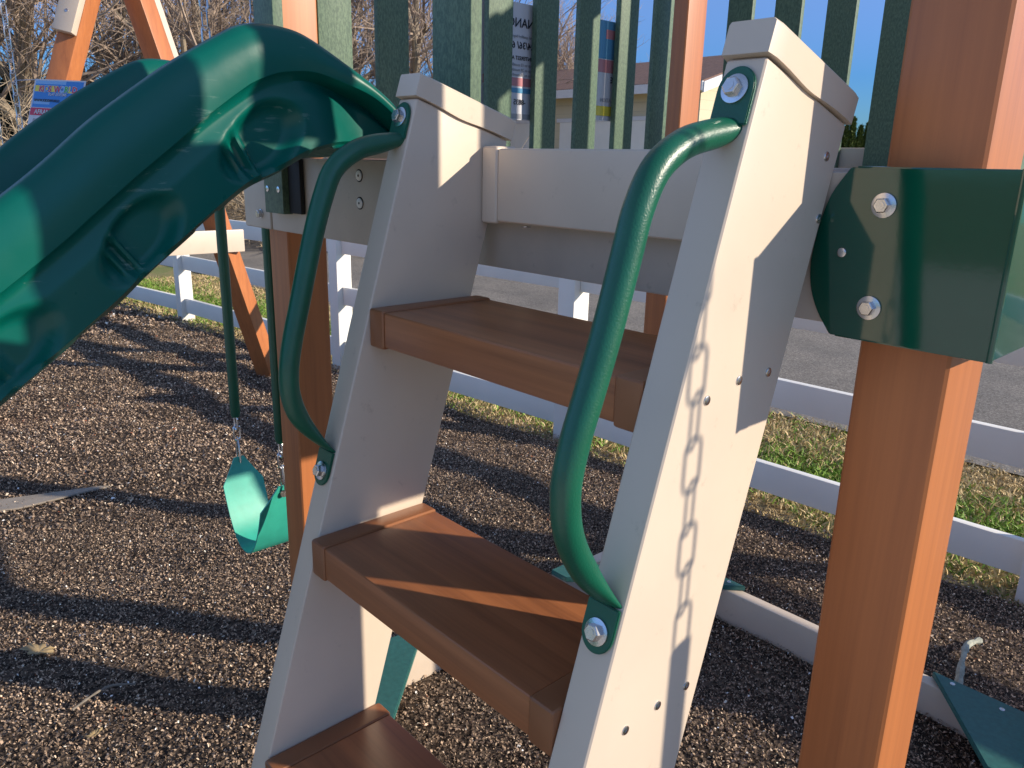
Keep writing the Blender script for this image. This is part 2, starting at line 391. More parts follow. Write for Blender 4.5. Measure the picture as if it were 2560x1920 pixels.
m = MB(); m.box(-.322, -.279, .042, 1.15, 1.703, 1.897, .005); m.build('beam', 'tan2', tower)
m = MB(); m.box(-2.222, -2.182, .042, 1.96, 1.703, 1.897, .005); m.build('beam', 'tan2', tower)
m = MB()
for i in range(12):
    y0 = .185+i*.137; m.box(-2.06, -.328 if i < 9 else -.62, y0, y0+.131, 1.872, 1.902, .003)
m.build('deck', 'tan2', tower)
m = MB(); m.box(-1.930, -1.17, .002, .040, 1.900, 1.946, .005); m.build('deck_edge', 'tan2', tower)
m = MB(); m.box(-1.935, -1.872, -.014, -.001, 1.757, 1.895, .003); m.build('gap_shade_strip', 'black', tower)  # dark strip standing in for the shade in the gap beside the board
# green boards of the slide opening
m = MB(); m.box(-2.041, -1.937, -.030, -.002, 1.754, 3.3, .003); gb = m.build('opening_board', 'hdpe', tower)
for x in (-2.020, -1.958): screw((x, -.030, 1.816), (0, -1, 0), .0085).build('screw', 'steel', gb)
m = MB(); m.box(-1.356, -1.237, -.030+.05, .048, 1.90, 3.3, .003); m.build('opening_board', 'hdpe', tower)
# railings
def picket(x0, x1, y0, y1, z0=1.90, z1=3.06):
    m = MB(); m.box(x0, x1, y0, y1, z0, z1, .003); return m.build('picket', 'hdpe', tower)
for y in (.168, .362, .572, .780, .994, 1.208, 1.424, 1.640): picket(-2.092, -2.068, y, y+.106)
for x in (-1.883, -1.682, -1.479, -1.277, -1.075, -.873, -.671): picket(x, x+.107, 1.840, 1.862)
def rboard(y0, y1, z0, z1):
    m = MB(); m.box(-.372, -.348, y0, y1, z0, z1, .003); m.build('sun_blocker_board', 'hdpe', tower)  # unseen right-side boards, added and sized to cut the sun into patches
for a in ((.180, .280, 1.9, 3.40), (.284, .408, 1.9, 2.42), (.400, .570, 2.44, 3.40), (.510, .610, 1.9, 2.43), (.572, .72, 2.64, 3.40), (.716, .822, 1.9, 2.80), (.922, 1.028, 1.9, 2.80), (1.13, 1.236, 1.9, 2.80), (1.57, 1.83, 1.9, 3.40)): rboard(*a)
m = MB(); m.box(-2.062, -.44, 1.866, 1.905, 1.903, 1.975, .005); m.build('rail', 'tan2', tower)
m = MB(); m.box(-2.062, -.44, 1.866, 1.905, 2.82, 3.06, .005); m.build('rail', 'tan', tower)
m = MB(); m.box(-2.135, -2.095, .18, 1.83, 2.82, 3.06, .005); m.build('rail', 'tan', tower)
for a in ((-2.2, -.30, .0, .04), (-2.2, -.30, 1.97, 2.01), (-.32, -.28, .042, 1.968), (-2.22, -2.182, .042, 1.968)):
    m = MB(); m.box(*a, 3.40, 3.60, .006); m.build('roof_beam', 'tan', tower)
# corner bracket
T = .004
prof = [(-.459, 1.903), (-.466, 1.893), (-.481, 1.868), (-.491, 1.832), (-.496, 1.795), (-.496, 1.77), (-.491, 1.745), (-.480, 1.720), (-.465, 1.699), (-.459, 1.691)]
prof = [(p.x, p.y) for p in cr([(a, b, 0) for a, b in prof], 3)]
m = MB(); poly = [(a, -.0075, b) for a, b in prof]+[(-.268, -.0075, 1.691), (-.268, -.0075, 1.904)]
m.prism(poly, (0, T, 0), .0011)
m.box(-.2705, -.2665, -.0060, .34, 1.692, 1.903, .0012)
m.box(-.452, -.269, -.0065, .016, 1.8995, 1.9045, .0016); m.box(-.452, -.269, -.0065, .016, 1.6895, 1.6945, .0016)
m.tube([(-.2685, -.006, 1.690), (-.2685, -.006, 1.905)], .0036, 10)
br = m.build('corner_bracket', 'bracket', tower)
for z in (1.859, 1.733): hexbolt((-.412, -.0078, z), (0, -1, 0), .92).build('bolt', 'steel', br)
screw((-.456, -.0078, 1.798), (0, -1, 0), .0062).build('screw', 'steel', br)
# laminated notices on the left railing, outside face (printed side away from the camera)
def paper_mat(name, col, rough=.25):
    return plain(name, col, rough, .03, 20)
MT['p_white'] = paper_mat('sheet_white', (.60, .61, .66)); MT['p_blue'] = paper_mat('print_blue', (.03, .22, .62))
MT['p_red'] = paper_mat('print_red', (.55, .03, .08)); MT['p_ink'] = paper_mat('print_black', (.03, .03, .04))
MT['p_yel'] = paper_mat('print_yellow', (.75, .62, .08)); MT['p_grn'] = paper_mat('print_green', (.05, .42, .10))
MT['p_gry'] = paper_mat('print_grey', (.34, .35, .38)); MT['p_pink'] = paper_mat('print_faded_red', (.52, .22, .24)); MT['p_sky'] = paper_mat('print_sky', (.22, .45, .78))
MT['p_blu2'] = paper_mat('print_faded_blue', (.10, .30, .50))
def sheet_text(par, body, origin, ux, uz, size, mat, name='lettering', bold=.0, align='LEFT'):
    """flat text mesh laid on a sheet; ux = reading direction, uz = up"""
    cu = bpy.data.curves.new('c', 'FONT'); cu.body = body; cu.size = size; cu.align_x = align; cu.offset = bold; cu.extrude = .0004
    cu.resolution_u = 2
    o = bpy.data.objects.new('tmp', cu); scn.collection.objects.link(o); dg = bpy.context.evaluated_depsgraph_get()
    me = bpy.data.meshes.new_from_object(o.evaluated_get(dg)); bpy.data.objects.remove(o); bpy.data.curves.remove(cu)
    ux, uz = Vector(ux).normalized(), Vector(uz).normalized(); nn = ux.cross(uz)
    Mx = Matrix((ux, uz, nn)).transposed().to_4x4(); Mx.translation = Vector(origin)
    me.transform(Mx); me.materials.clear(); me.materials.append(MT[mat]); me.name = name
    q = bpy.data.objects.new(name, me); scn.collection.objects.link(q); q.parent = par; me.transform(Matrix.Translation(-base(par))); return q
def sheet(name, label, cat, c, ux, uz, W, H, bands, texts, group=None, th=.0016):
    """c = top left corner as read; bands (u0,u1,v0,v1,mat) with v measured down; texts (string,u,v,size,mat)"""
    c, ux, uz = Vector(c), Vector(ux).normalized(), Vector(uz).normalized(); nn = ux.cross(uz)
    t = thing(name, label, cat, c+ux*W/2-uz*H, group)
    m = MB(); m.prism([c, c+ux*W, c+ux*W-uz*H, c-uz*H], -nn*th); m.build('sheet', 'p_white', t, smooth=False)
    for i, (u0, u1, v0, v1, mt) in enumerate(bands):
        m = MB(); e = nn*(.0006+.00015*i)
        m.prism([c+ux*u0-uz*v0+e, c+ux*u1-uz*v0+e, c+ux*u1-uz*v1+e, c+ux*u0-uz*v1+e], -nn*.0005); m.build('printed_band', mt, t, smooth=False)
    for (s, u, v, sz, mt) in texts:
        if sz >= .029 and v < .065: sheet_text(t, s, c+ux*u-uz*v+nn*.0018, ux, uz, sz, 'p_white', bold=sz*.07)
        sheet_text(t, s, c+ux*u-uz*v+nn*.0026, ux, uz, sz, mt, bold=sz*.02)
    return t
# seen from behind: the sheet is see-through, so the print shows mirrored; reading direction is -Y, printed side faces -X,
# and the same print shows through on the side towards the deck
def see_through(name, label, c, W, H, bands, texts):
    c = Vector(c); ux, uz = Vector((0, -1, 0)), Vector((0, 0, 1)); nn = Vector((1, 0, 0))
    t = thing(name, label, 'notice', c+ux*W/2-uz*H, 'plastic sleeved price notices tied to the railing')
    m = MB(); m.prism([c, c+ux*W, c+ux*W-uz*H, c-uz*H], -nn*.0015); m.build('sheet', 'p_white', t, smooth=False)
    for i, (u0, u1, v0, v1, mt) in enumerate(bands):
        m = MB(); e = nn*(.0008+.00015*i)
        m.prism([c+ux*u0-uz*v0+e, c+ux*u1-uz*v0+e, c+ux*u1-uz*v1+e, c+ux*u0-uz*v1+e], -nn*.0005); m.build('printed_band', mt, t, smooth=False)
    for (s, u, v, sz, mt) in texts:
        sheet_text(t, s, c+ux*u-uz*v+nn*.0018, ux, uz, sz, mt, bold=sz*.012)
    return t
see_through('price_notice', 'white financing notice seen mirrored from behind through the left railing pickets', (-2.105, 1.062, 2.412), .285, .372,
    [(.01, .275, .235, .262, 'p_pink'), (.01, .26, .268, .284, 'p_blu2'), (.0, .285, .352, .368, 'p_gry')],
    [('FINANCING', .018, .075, .040, 'p_ink'), ('for well qualified buyers', .03, .108, .013, 'p_gry'), ('12/24/36/ 60', .004, .142, .031, 'p_ink'),
     ('INTEREST AS LOW', .055, .178, .0175, 'p_ink'), ('sets up to 12 months', .03, .198, .014, 'p_gry'), ('sets up to 24 months', .03, .214, .014, 'p_gry'), ('sets up to 36 months', .03, .230, .014, 'p_gry'),
     ('-8835', .078, .322, .025, 'p_ink')])
see_through('price_notice', 'blue and red headed price notice seen from behind beside the brown corner post', (-2.105, 1.54, 2.412), .285, .352,
    [(.0, .285, .0, .132, 'p_blu2'), (.03, .15, .030, .062, 'p_pink'), (.0, .285, .135, .180, 'p_pink'), (.0, .285, .300, .335, 'p_yel')],
    [('PRICE', .038, .215, .030, 'p_ink'), ('INSTALLATION', .03, .285, .020, 'p_gry')])

# ------------------------------------------------------------------ ladder
ladder = thing('play_ladder', 'tan ladder with brown steps and green grab handles leaning on the tower', 'ladder', (-.83, -.67, 0))
sl = .299; FR = lambda z: -.333-sl*(1.524-z); BK = lambda z: -.119-sl*(1.475-z)+.004
ra = Vector((0, sl, 1)).normalized(); rn = Vector((0, ra.z, -ra.y))      # along the rail; out of its back
def rail(x0, x1, ztop):
    z0, zf = .0, ztop
    m = MB(); yf = FR(zf); pb = Vector((0, yf, zf))+rn*.2135
    f0 = FR(z0); b0 = pb.y-sl*(pb.z-z0)
    m.hexa([(x0, f0, z0), (x1, f0, z0), (x1, b0, z0), (x0, b0, z0), (x0, yf, zf), (x1, yf, zf), (x1, pb.y, pb.z), (x0, pb.y, pb.z)], .0055, 3)
    r = m.build('side_rail', 'tan', ladder)
    q = Vector((0, yf, zf)); a, b = q-rn*.006+ra*.002, q+rn*.2195+ra*.002
    m = MB(); e = .0055; h = ra*.037; P = []
    # cap skirt dips in the middle like the moulded original
    n = 14; V = []
    for i in range(n+1):
        t = i/n; dip = -.0045*math.exp(-((t-.45)/.2)**2)
        c = a.lerp(b, t)+ra*dip; d = a.lerp(b, t)+h; V.append((c, d))
    rings = []
    for i, (c, d) in enumerate(V):
        inn = .0025 if i in (0, n) else 0
        rings.append([(x0-e+inn, c.y, c.z), (x1+e-inn, c.y, c.z), (x1+e-inn, d.y, d.z-.003), (x1+e-.003-inn, d.y, d.z), (x0-e+.003+inn, d.y, d.z), (x0-e+inn, d.y, d.z-.003)])
    m.loft(rings, True, True); m.build('cap', 'tan', r)
    return r
rR = rail(-.5365, -.4845, 2.016); rL = rail(-1.170, -1.1185, 1.998)
for y, z in ((-.025, 1.915), (-.0255, 1.839), (-.107, 1.650), (-.175, 1.651), (-.241, 1.638), (-.226, 1.243), (-.287, 1.244), (-.350, 1.241)):
    screw((-.4850, y, z), (1, 0, 0), .0062).build('screw', 'steel', rR)
for (yf, zt) in ((-.296, 1.657), (-.424, 1.271), (-.535, .880), (-.655, .490)):
    m = MB(); m.box(-1.078, -.578, yf+.003, yf+.235, zt-.061, zt-.002, .0045, 3); st = m.build('step', 'cedarx', ladder)
    for (a, b) in ((-1.118, -1.077), (-.579, -.537)):
        m = MB(); m.box(a, b, yf, yf+.238, zt-.065, zt+.001, .006, 3); m.build('end_cap', 'capbrown', st)
m = MB(); m.box(-1.078, -.578, -.048, -.003, 1.795, 1.922, .006, 3); hb = m.build('top_board', 'tan', ladder)
for (a, b) in ((-1.118, -1.077), (-.579, -.537)):
    m = MB(); m.box(a, b, -.051, -.002, 1.791, 1.926, .007, 3); m.build('end_cap', 'tan', hb)
screw((-1.02, -.028, 1.7905), (0, 0, -1), .0085).build('screw', 'steel', hb)
# grab handles: flattened tabs, bowed tube
def grab(xc, path, zb_top, zb_bot):
    pts = cr([(0, y, z+.45) for y, z in path], 6); L = len(pts); rings = []
    nfront = -rn
    def ring(c, t, wx, wn, n=20):
        nrm = Vector((0, t.z, -t.y)).normalized()
        return [Vector((xc, 0, 0))+c+Vector((1, 0, 0))*math.cos(2*math.pi*k/n)*wx+nrm*math.sin(2*math.pi*k/n)*wn for k in range(n)]
    for i, p in enumerate(pts):
        t = (pts[min(i+1, L-1)]-pts[max(i-1, 0)]).normalized(); s = min(i, L-1-i)/(L-1)
        f = min(1, max(0, s/.17)); f = f*f*(3-2*f)
        rings.append(ring(p, t, .0235*(1-f)+.0168*f, .0028*(1-f)+.0166*f))
    m = MB(); m.loft(rings, True, True)
    h = m.build('grab_handle', 'handle', ladder, ang=60)
    for (zb, end, sgn) in ((zb_top, pts[0], 1), (zb_bot, pts[-1], -1)):
        cb = Vector((xc, FR(zb), zb)); e0 = Vector((xc, FR(end.z), end.z))
        a = e0-ra*.004*sgn; poly = [a+Vector((.0235, 0, 0)), a-Vector((.0235, 0, 0))]
        for k in range(13):
            t = math.pi*k/12; poly.append(cb+Vector((-.0235*math.cos(t), 0, 0))+ra*sgn*.026*math.sin(t))
        m = MB(); m.prism([p-rn*.0005 for p in poly], -rn*.0045, .0012); m.build('mounting_tab', 'handle', h)
        hexbolt(cb-rn*.0052, -rn, 1.0, nut=False).build('bolt', 'steel', h)
    return h
grab(-.5115, [(-.168, 1.497), (-.190, 1.494), (-.225, 1.486), (-.285, 1.473), (-.330, 1.448), (-.356, 1.408), (-.372, 1.357), (-.395, 1.283), (-.417, 1.222), (-.436, 1.171), (-.446, 1.120), (-.437, 1.066), (-.409, 1.015), (-.375, .972), (-.357, .955)], 1.981, 1.376)
grab(-1.147, [(-.172, 1.485), (-.195, 1.484), (-.243, 1.475), (-.293, 1.462), (-.335, 1.432), (-.358, 1.385), (-.375, 1.335), (-.392, 1.276), (-.408, 1.217), (-.424, 1.158), (-.432, 1.112), (-.431, 1.072), (-.417, 1.030), (-.385, .985), (-.360, .958)], 1.966, 1.376)

# ------------------------------------------------------------------ slide
slide = thing('wave_slide', 'dark green moulded plastic slide running down from the tower deck', 'slide', (-1.655, -2.2, 0))
Tp = [(-.004, 1.950), (-.063, 2.004), (-.125, 2.046), (-.203, 2.090), (-.266, 2.117), (-.327, 2.122), (-.369, 2.114), (-.41, 2.093), (-.49, 2.044), (-.551, 2.001), (-.624, 1.946), (-.694, 1.884), (-.76, 1.831)]
Bp = [(-.004, 1.915), (-.060, 1.920), (-.10, 1.921), (-.15, 1.921), (-.20, 1.913), (-.25, 1.899), (-.285, 1.882), (-.315, 1.866), (-.37, 1.842), (-.425, 1.803), (-.49, 1.752), (-.556, 1.700), (-.62, 1.645)]
Cp = [(-.006, 1.93), (-.074, 1.974), (-.125, 2.012), (-.176, 2.038), (-.235, 2.050), (-.279, 2.049), (-.315, 2.038), (-.351, 2.020), (-.428, 1.972), (-.486, 1.926), (-.565, 1.866), (-.64, 1.804), (-.705, 1.750)]
for k in range(1, 12):
    d = (-.15*k, -.113*k); 
    for L in (Tp, Bp, Cp): L.append((L[12][0]+d[0], L[12][1]+d[1]))
for k, dz in ((1, .02), (2, .07), (3, .14)):
    for L in (Tp, Bp, Cp): L.append((L[-1][0]-.16, L[-1][1]-.113+dz))
NS = 16
T3 = cr([(a, b, 0) for a, b in Tp], NS); B3 = cr([(a, b, 0) for a, b in Bp], NS); C3 = cr([(a, b, 0) for a, b in Cp], NS)
ss = [0]
for a, b in zip(B3, B3[1:]): ss.append(ss[-1]+(b-a).length)
def sm(x): x = max(0, min(1, x)); return x*x*(3-2*x)
def pocket(s, h):
    P = .262; k = (s-.325)/P; kk = round(k); ds = (k-kk)*P
    if kk < 0: return 0
    e = (ds/.088)**2+((h-.33)/.30)**2+.35*(ds/.088)*((h-.33)/.30)
    v = sm((1.05-e)/.75)*.027
    if ds > .02:                                                    # little moulded teeth at the lower end of each pocket
        tt = ((ds-.02)/.022) % 1
        if ds < .070: v *= .55+.45*sm(abs(tt-.5)*3.2-.25)
    return v
rings = []
x0, x1 = -1.952, -1.358
for i, (t, b, c, s) in enumerate(zip(T3, B3, C3, ss)):
    hc = max(.25, min(.8, (c-b).length/max(1e-4, (t-b).length)))
    bite = .022*sm(1.2-(((s-.19) % .262-.0)/.05)**2) if s > .1 else 0
    prof = [(.13, .10), (.06, .05), (.036, .004), (.024, .03)]
    NR = 30
    for q in range(NR):
        h = .06+(hc-.07-.06)*q/(NR-1); prof.append((.014+.008*sm((h-hc+.22)/.15)+pocket(s, h/hc*.8), h))
    und = .020*sm((.33+ (t.x))/.20) if t.x > -.40 else 0              # deeper hollow under the hood
    prof = [(d+(und*2.2 if hh < hc-.05 and hh > .01 else 0), hh) for d, hh in prof]
    prof += [(.012, hc-.02), (.003, hc), (0, hc+(1-hc)*.25), (.001, hc+(1-hc)*.55), (.008, hc+(1-hc)*.82), (.020, .985), (.034, 1.0), (.047, .97), (.056, .88), (.062, .75), (.078, .42), (.095, .26), (.13, .19), (.20, .175)]
    L = []
    for d, h in prof:
        if d in (.036,) and bite: h = h+bite*3
        p = b.lerp(t, h); L.append((d, p))
    ring = [Vector((x1-d, p.x, p.y)) for d, p in L]+[Vector((x0+d, p.x, p.y-.020)) for d, p in reversed(L)]
    rings.append(ring)
m = MB(); m.loft(rings, True, True); sb = m.build('slide_body', 'slide', slide, ang=50)
# supports under the lower run
m = MB(); m.box(-1.90, -1.41, -2.1, -2.04, .0, .50, .01); m.build('foot', 'slide', slide)

# ------------------------------------------------------------------ sandbox frame under the tower
sand = thing('sandbox_frame', 'tan board frame lying half buried in mulch under the tower with green corner seats', 'sandbox', (-1.25, .93, 0))
for a in ((-2.125, -2.070, .09, 1.765), (-.43, -.375, .09, 1.765), (-2.068, -.432, 1.712, 1.766), (-2.068, -.432, .09, .144)):
    m = MB(); m.box(*a, -.01, .158, .006, 3); m.build('frame_board', 'tan', sand)
zs = .1595
def seat(poly, scr):
    m = MB(); m.prism([(a, b, zs) for a, b in poly], (0, 0, .022), .003); s = m.build('corner_seat', 'hdpe2', sand)
    for a, b in scr: screw((a, b, zs+.022), (0, 0, 1), .009).build('screw', 'steel', s)
seat([(-.735, 1.770), (-.43, 1.770), (-.372, 1.70), (-.372, 1.40), (-.445, 1.40)], [(-.66, 1.742), (-.50, 1.725)])
seat([(-2.128, 1.235), (-2.128, 1.345), (-1.615, 1.770), (-1.49, 1.770), (-2.04, 1.235)], [(-1.56, 1.748)])
seat([(-2.165, .385), (-2.150, .488), (-2.080, .490), (-1.755, .140), (-1.90, .135)], [])
seat([(-.60, .095), (-.70, .095), (-.375, .43), (-.375, .33)], [])

# ------------------------------------------------------------------ swings
def chain_mb(m, x, y, z0, z1, pitch=.0555, wdir=1.76, lean=0):
    n = int((z1-z0)/pitch)
    for i in range(n):
        a = wdir+(math.pi/2)*(i % 2)
        m.link((x, y+lean*pitch*(i+.5), z0+pitch*(i+.5)), (0, 0, 1), (math.cos(a), math.sin(a), 0), pitch*1.24, .0275, .0026)
    return m
def swing(label, x0, x1, y, zt, tube_top, ztop, group, lean=0):
    t = thing('belt_swing', label, 'swing', ((x0+x1)/2, y, zt-.29), group)
    c = (x0+x1)/2; hw = (x1-x0)/2; path = []
    for k in range(41):
        u = -1+2*k/40; a = u*math.pi/2
        path.append((c+hw*u*(1+.04*(1-u*u)), zt-.29*(1-abs(u)**2.3) if abs(u) < 1 else zt))
    # belt with pointed ends
    V = [];
    for k, (px, pz) in enumerate(path):
        e = min(k, 40-k); wdt = .076 if e > 3 else .018+.058*e/3.0
        q = path[min(k+1, 40)]; r = path[max(k-1, 0)]; tx, tz = q[0]-r[0], q[1]-r[1]; l = math.hypot(tx, tz) or 1
        nx_, nz_ = -tz/l*.0028, tx/l*.0028
        V.append([(px-nx_, y-wdt, pz-nz_), (px-nx_, y+wdt, pz-nz_), (px+nx_, y+wdt, pz+nz_), (px+nx_, y-wdt, pz+nz_)])
    m = MB(); m.loft(V, True, True); m.build('belt_seat', 'belt', t, ang=40)
    for x in (x0, x1):
        m = MB(); m.tube([(x, y, zt+.155), (x, y, zt+.17), (x, y, (zt+tube_top)/2), (x, y, tube_top)], [.014, .0175, .0175, .0175], 14); m.build('grip_tube', 'handle', t)
        m = MB(); sg = 1 if x > c else -1
        m.tube([(x-sg*.004, y-.0, zt-.022), (x+sg*.012, y, zt-.01), (x+sg*.010, y, zt+.03), (x, y, zt+.075), (x-sg*.008, y, zt+.045), (x-sg*.012, y, zt+.005), (x-sg*.014, y, zt-.02)], .0035, 8)
        m.cyl((x-sg*.006, y, zt-.028), (sg, 0, .1), .013, .010, 18)
        m.link((x, y, zt+.092), (0, 0, 1), (0, 1, 0), .055, .024, .0035); m.link((x, y, zt+.132), (0, 0, 1), (1, 0, 0), .055, .024, .0035)
        m.build('quick_link', 'steel', t)
        m = MB(); chain_mb(m, x, y, tube_top, ztop, lean=lean); m.build('chain', 'steel', t)
    return t
swing('pale green belt swing hanging left of the ladder behind the slide', -2.66, -2.31, .10, .83, 2.12, 3.22, None)
swing('green belt swing hanging to the right of the tower with bare chains above', .175, .575, .240, .72, 1.640, 3.22, None, -.05)
tr = thing('trapeze_swing', 'trapeze bar hanging on bare steel chains at the left behind the slide', 'trapeze', (-4.86, -.055, 1.35))
for x in (-4.61, -5.12):
    m = MB(); chain_mb(m, x, -.055, 1.36, 3.22, .05, .5); m.build('chain', 'steel', tr)
m = MB(); m.tube([(-5.15, -.055, 1.35), (-4.58, -.055, 1.35)], .014, 14); m.build('bar', 'handle', tr)

def aframe(name, label, ax, yc, ztop, spread, yb, beamx0, beamx1, gus=True):
    t = thing(name, label, 'swing frame', (ax, yc, 0))
    w2 = .074; ca, sa = math.cos(math.radians(42)), math.sin(math.radians(42))
    for sg in (-1, 1):
        ang_ = math.radians(30 if sg > 0 else 42); ca, sa = math.cos(ang_), math.sin(ang_)
        A = Vector((ax, yc+sg*(spread if sg > 0 else spread+.27), -.02)); B = Vector((ax, yc+sg*.075, ztop)); d = (B-A).normalized(); n0 = Vector((0, d.z, -d.y)); n_ = n0*ca-Vector((1, 0, 0))*sa; xv = Vector((1, 0, 0))*ca+n0*sa
        m = MB(); m.beam(A, B, xv*w2, n_*w2, .008); m.build('leg', 'cedar', t)
        if gus:
            q = n_ if sg > 0 else -n_
            # long tan gusset board on the outer face of each leg, end cut square
            e0 = A+d*((2.68 if sg < 0 else 2.32)/d.z)+q*(w2+.032); e1 = A+d*(3.45/d.z)+q*(w2+.032)
            m = MB(); m.beam(e0, e1, xv*w2*.98, q*.030, .006); g = m.build('gusset_board', 'tan', t)
            for hh in (.14, .36): screw(e0+d*hh+q*.030, q, .012).build('screw', 'steel', g)
    m = MB(); m.box(ax+w2+.002, ax+w2+.05, yc-.72, yc+.78, 1.13, 1.31, .006); m.build('cross_board', 'tan', t)
    m = MB(); m.box(ax-.06, ax+.06, min(yb, yc)-.1, max(yb, yc)+.2, ztop+.005, ztop+.13, .008); m.build('cross_beam', 'cedar', t)
    m = MB(); m.box(beamx0, beamx1, yb-.045, yb+.045, 3.225, 3.365 if not gus else 3.3, .008); m.build('swing_beam', 'cedar', t)
    return t
aframe('swing_frame', 'orange cedar coloured A shaped swing frame with tan gusset boards behind the slide', -6.46, 1.03, 3.30, .985, .10, -6.4, -2.2)

# ------------------------------------------------------------------ fence
fence = thing('ranch_fence', 'white vinyl three rail fence running between the mulch and the road', 'fence', (-4.5, 2.8, 0))
FP = [(2.1, 3.0), (-.70, 2.957), (-3.625, 2.85), (-6.34, 2.627), (-9.42, 2.32), (-12.3, 1.9), (-15.2, 1.45), (-18.1, .95)]
for (x, y) in FP:
    m = MB(); m.box(x-.075, x+.075, y-.005, y+.145, -.03, 1.33, .006); p = m.build('fence_post', 'white', fence)
    m = MB(); m.prism([(x-.085, y-.015, 1.332), (x+.085, y-.015, 1.332), (x+.085, y+.155, 1.332), (x-.085, y+.155, 1.332)], (0, 0, .03), .004); m.build('cap', 'white', p)
for (a, b) in zip(FP, FP[1:]):
    for (z0, z1) in ((1.065, 1.24), (.600, .765), (.085, .258)):
        A = Vector((a[0]-.076, a[1]+.07, (z0+z1)/2)); B = Vector((b[0]+.076, b[1]+.07, (z0+z1)/2)); d = (B-A).normalized(); n_ = Vector((-d.y, d.x, 0))
        m = MB(); m.beam(A, B, n_*.024, (0, 0, (z1-z0)/2), .005); m.build('rail', 'white', fence)

# ------------------------------------------------------------------ sign hanging at the left
sc = Vector((0, -1, 1.9))
def ray(px, py, d): 
    v = rgt*(px-1280)/1955-upv*(py-960)/1955+fwd; return sc+v*d/v.dot(fwd)
# stands where the photo's rays meet a plane about four metres off, edge tied to the trapeze chain
o1 = ray(88, 197, 3.78); hdir = (ray(225, 203, 3.68)-o1).normalized(); vdir = (o1-ray(50, 378, 3.78)); vdir = (vdir-hdir*vdir.dot(hdir)).normalized()
SCALE_UP = 3.78/3.25; SW = .27; SH = .345
def grown(rows, k): return [tuple(q*SCALE_UP if i in k else q for i, q in enumerate(r)) for r in rows]
header_bands = grown([(.008, SW-.008, .006, .118, 'p_blue'), (.008, SW-.1, .006, .02, 'p_sky'), (.010, .125, .026, .052, 'p_yel'),
    (.012, .10, .085, .105, 'p_sky'), (.004, SW-.008, .121, .152, 'p_red')], (0, 1, 2, 3))
header_texts = grown([('K', .032, .052, .034, 'p_red'), ('I', .052, .052, .034, 'p_red'), ('D', .061, .052, .034, 'p_blue'), ('S', .083, .052, .034, 'p_red'),
    ('W', .112, .053, .036, 'p_red'), ('O', .142, .053, .036, 'p_sky'), ('R', .168, .053, .036, 'p_grn'), ('L', .190, .053, .036, 'p_yel'), ('D', .208, .053, .036, 'p_red'),
    ('PLAY SYSTEMS', .088, .068, .015, 'p_white'), ('WWW.KIDSWORLD', .014, .094, .015, 'p_ink'), ('AFRAME', .028, .146, .026, 'p_white'), ('PRICE', .026, .186, .028, 'p_gry')], (1, 2, 3))
sg = sheet('price_sign', 'bright blue and red price sign hanging behind the slide at far left', 'sign', o1, hdir, vdir, SW*SCALE_UP, SH*SCALE_UP, header_bands, header_texts)
for v_, zc in ((.004, o1.z-.01), (SH*SCALE_UP-.01, o1.z-SH*SCALE_UP+.02)):
    m = MB(); m.tube([o1-vdir*v_+hdir*.006, o1-vdir*v_+hdir*.002+(Vector((-4.61, -.055, zc))-o1+vdir*v_)*.5, Vector((-4.61, -.055, zc))], .0016, 6); m.build('wire_tie', 'steel', sg)

# ------------------------------------------------------------------ small litter
def twig(name, label, pts, r, mat):
    m = MB(); m.tube(cr(pts, 5), [r*(.6+.6*random.random()) for _ in range(5*(len(pts)-1)+1)], 7)
    return tag(m.build(name, mat), label, 'stick')
MT['bark'] = plain('grey_bark', (.22, .19, .155), .8, .25, 30, .5, 60)
MT['lichen'] = plain('pale_lichen_bark', (.36, .38, .32), .85, .3, 50, .6, 90)
MT['leaf'] = plain('dry_leaf', (.42, .31, .16), .6, .2, 40, .2, 90)
MT['concrete'] = plain('weathered_concrete', (.30, .26, .215), .85, .15, 12, .4, 80)
twig('stick', 'thin dry stick lying on the mulch at lower left', [(-2.70, -.54, .035), (-2.72, -.46, .05), (-2.74, -.40, .042), (-2.705, -.33, .035)], .0045, 'bark')
twig('stick', 'lichen covered dead stick on the mulch behind the right sandbox corner', [(-.70, 1.99, .03), (-.725, 2.08, .05), (-.745, 2.17, .06), (-.765, 2.28, .045), (-.75, 2.38, .03)], .014, 'lichen')
def leaf(label, c, s, a, name='oak_leaf'):
    P = []; n = 36
    for k in range(n):
        t = 2*math.pi*k/n; r = s*(.45+.38*abs(math.cos(t*3.5+.4))**.7)*(1.25 if abs(math.sin(t)) < .5 else .8)
        P.append((r*math.cos(t)*1.3, r*math.sin(t)))
    b = MB(); cc = Vector(c); ctr = b.bm.verts.new(cc+Vector((0, 0, .004)))
    vs = []
    for (u, v) in P:
        x = u*math.cos(a)-v*math.sin(a); y = u*math.sin(a)+v*math.cos(a)
        vs.append(b.bm.verts.new(cc+Vector((x, y, .010+.25*abs(u)*random.random()+.10*abs(v)))))
    for i in range(n): b.bm.faces.new((ctr, vs[i], vs[(i+1) % n]))
    o = b.build(name, 'leaf'); md = o.modifiers.new('s', 'SOLIDIFY'); md.thickness = .0012
    return tag(o, label, 'leaf')
leaf('curled dry oak leaf on the mulch near the lower left corner', (-3.15, -.545, .03), .055, .6)
leaf('small tan leaf scrap on the mulch at the bottom left corner', (-2.52, -.52, .03), .022, 1.9)
m = MB(); m.prism([(-5.3, -.75, .003), (-4.85, -.36, .020), (-4.72, .12, .014), (-4.69, .17, .012), (-4.665, -.10, .020), (-4.66, -.31, .020), (-4.9, -.8, .003)], (0, 0, .010), .003)
tag(m.build('concrete_slab', 'concrete'), 'pale grey corner of a slab showing through the mulch at left', 'slab')

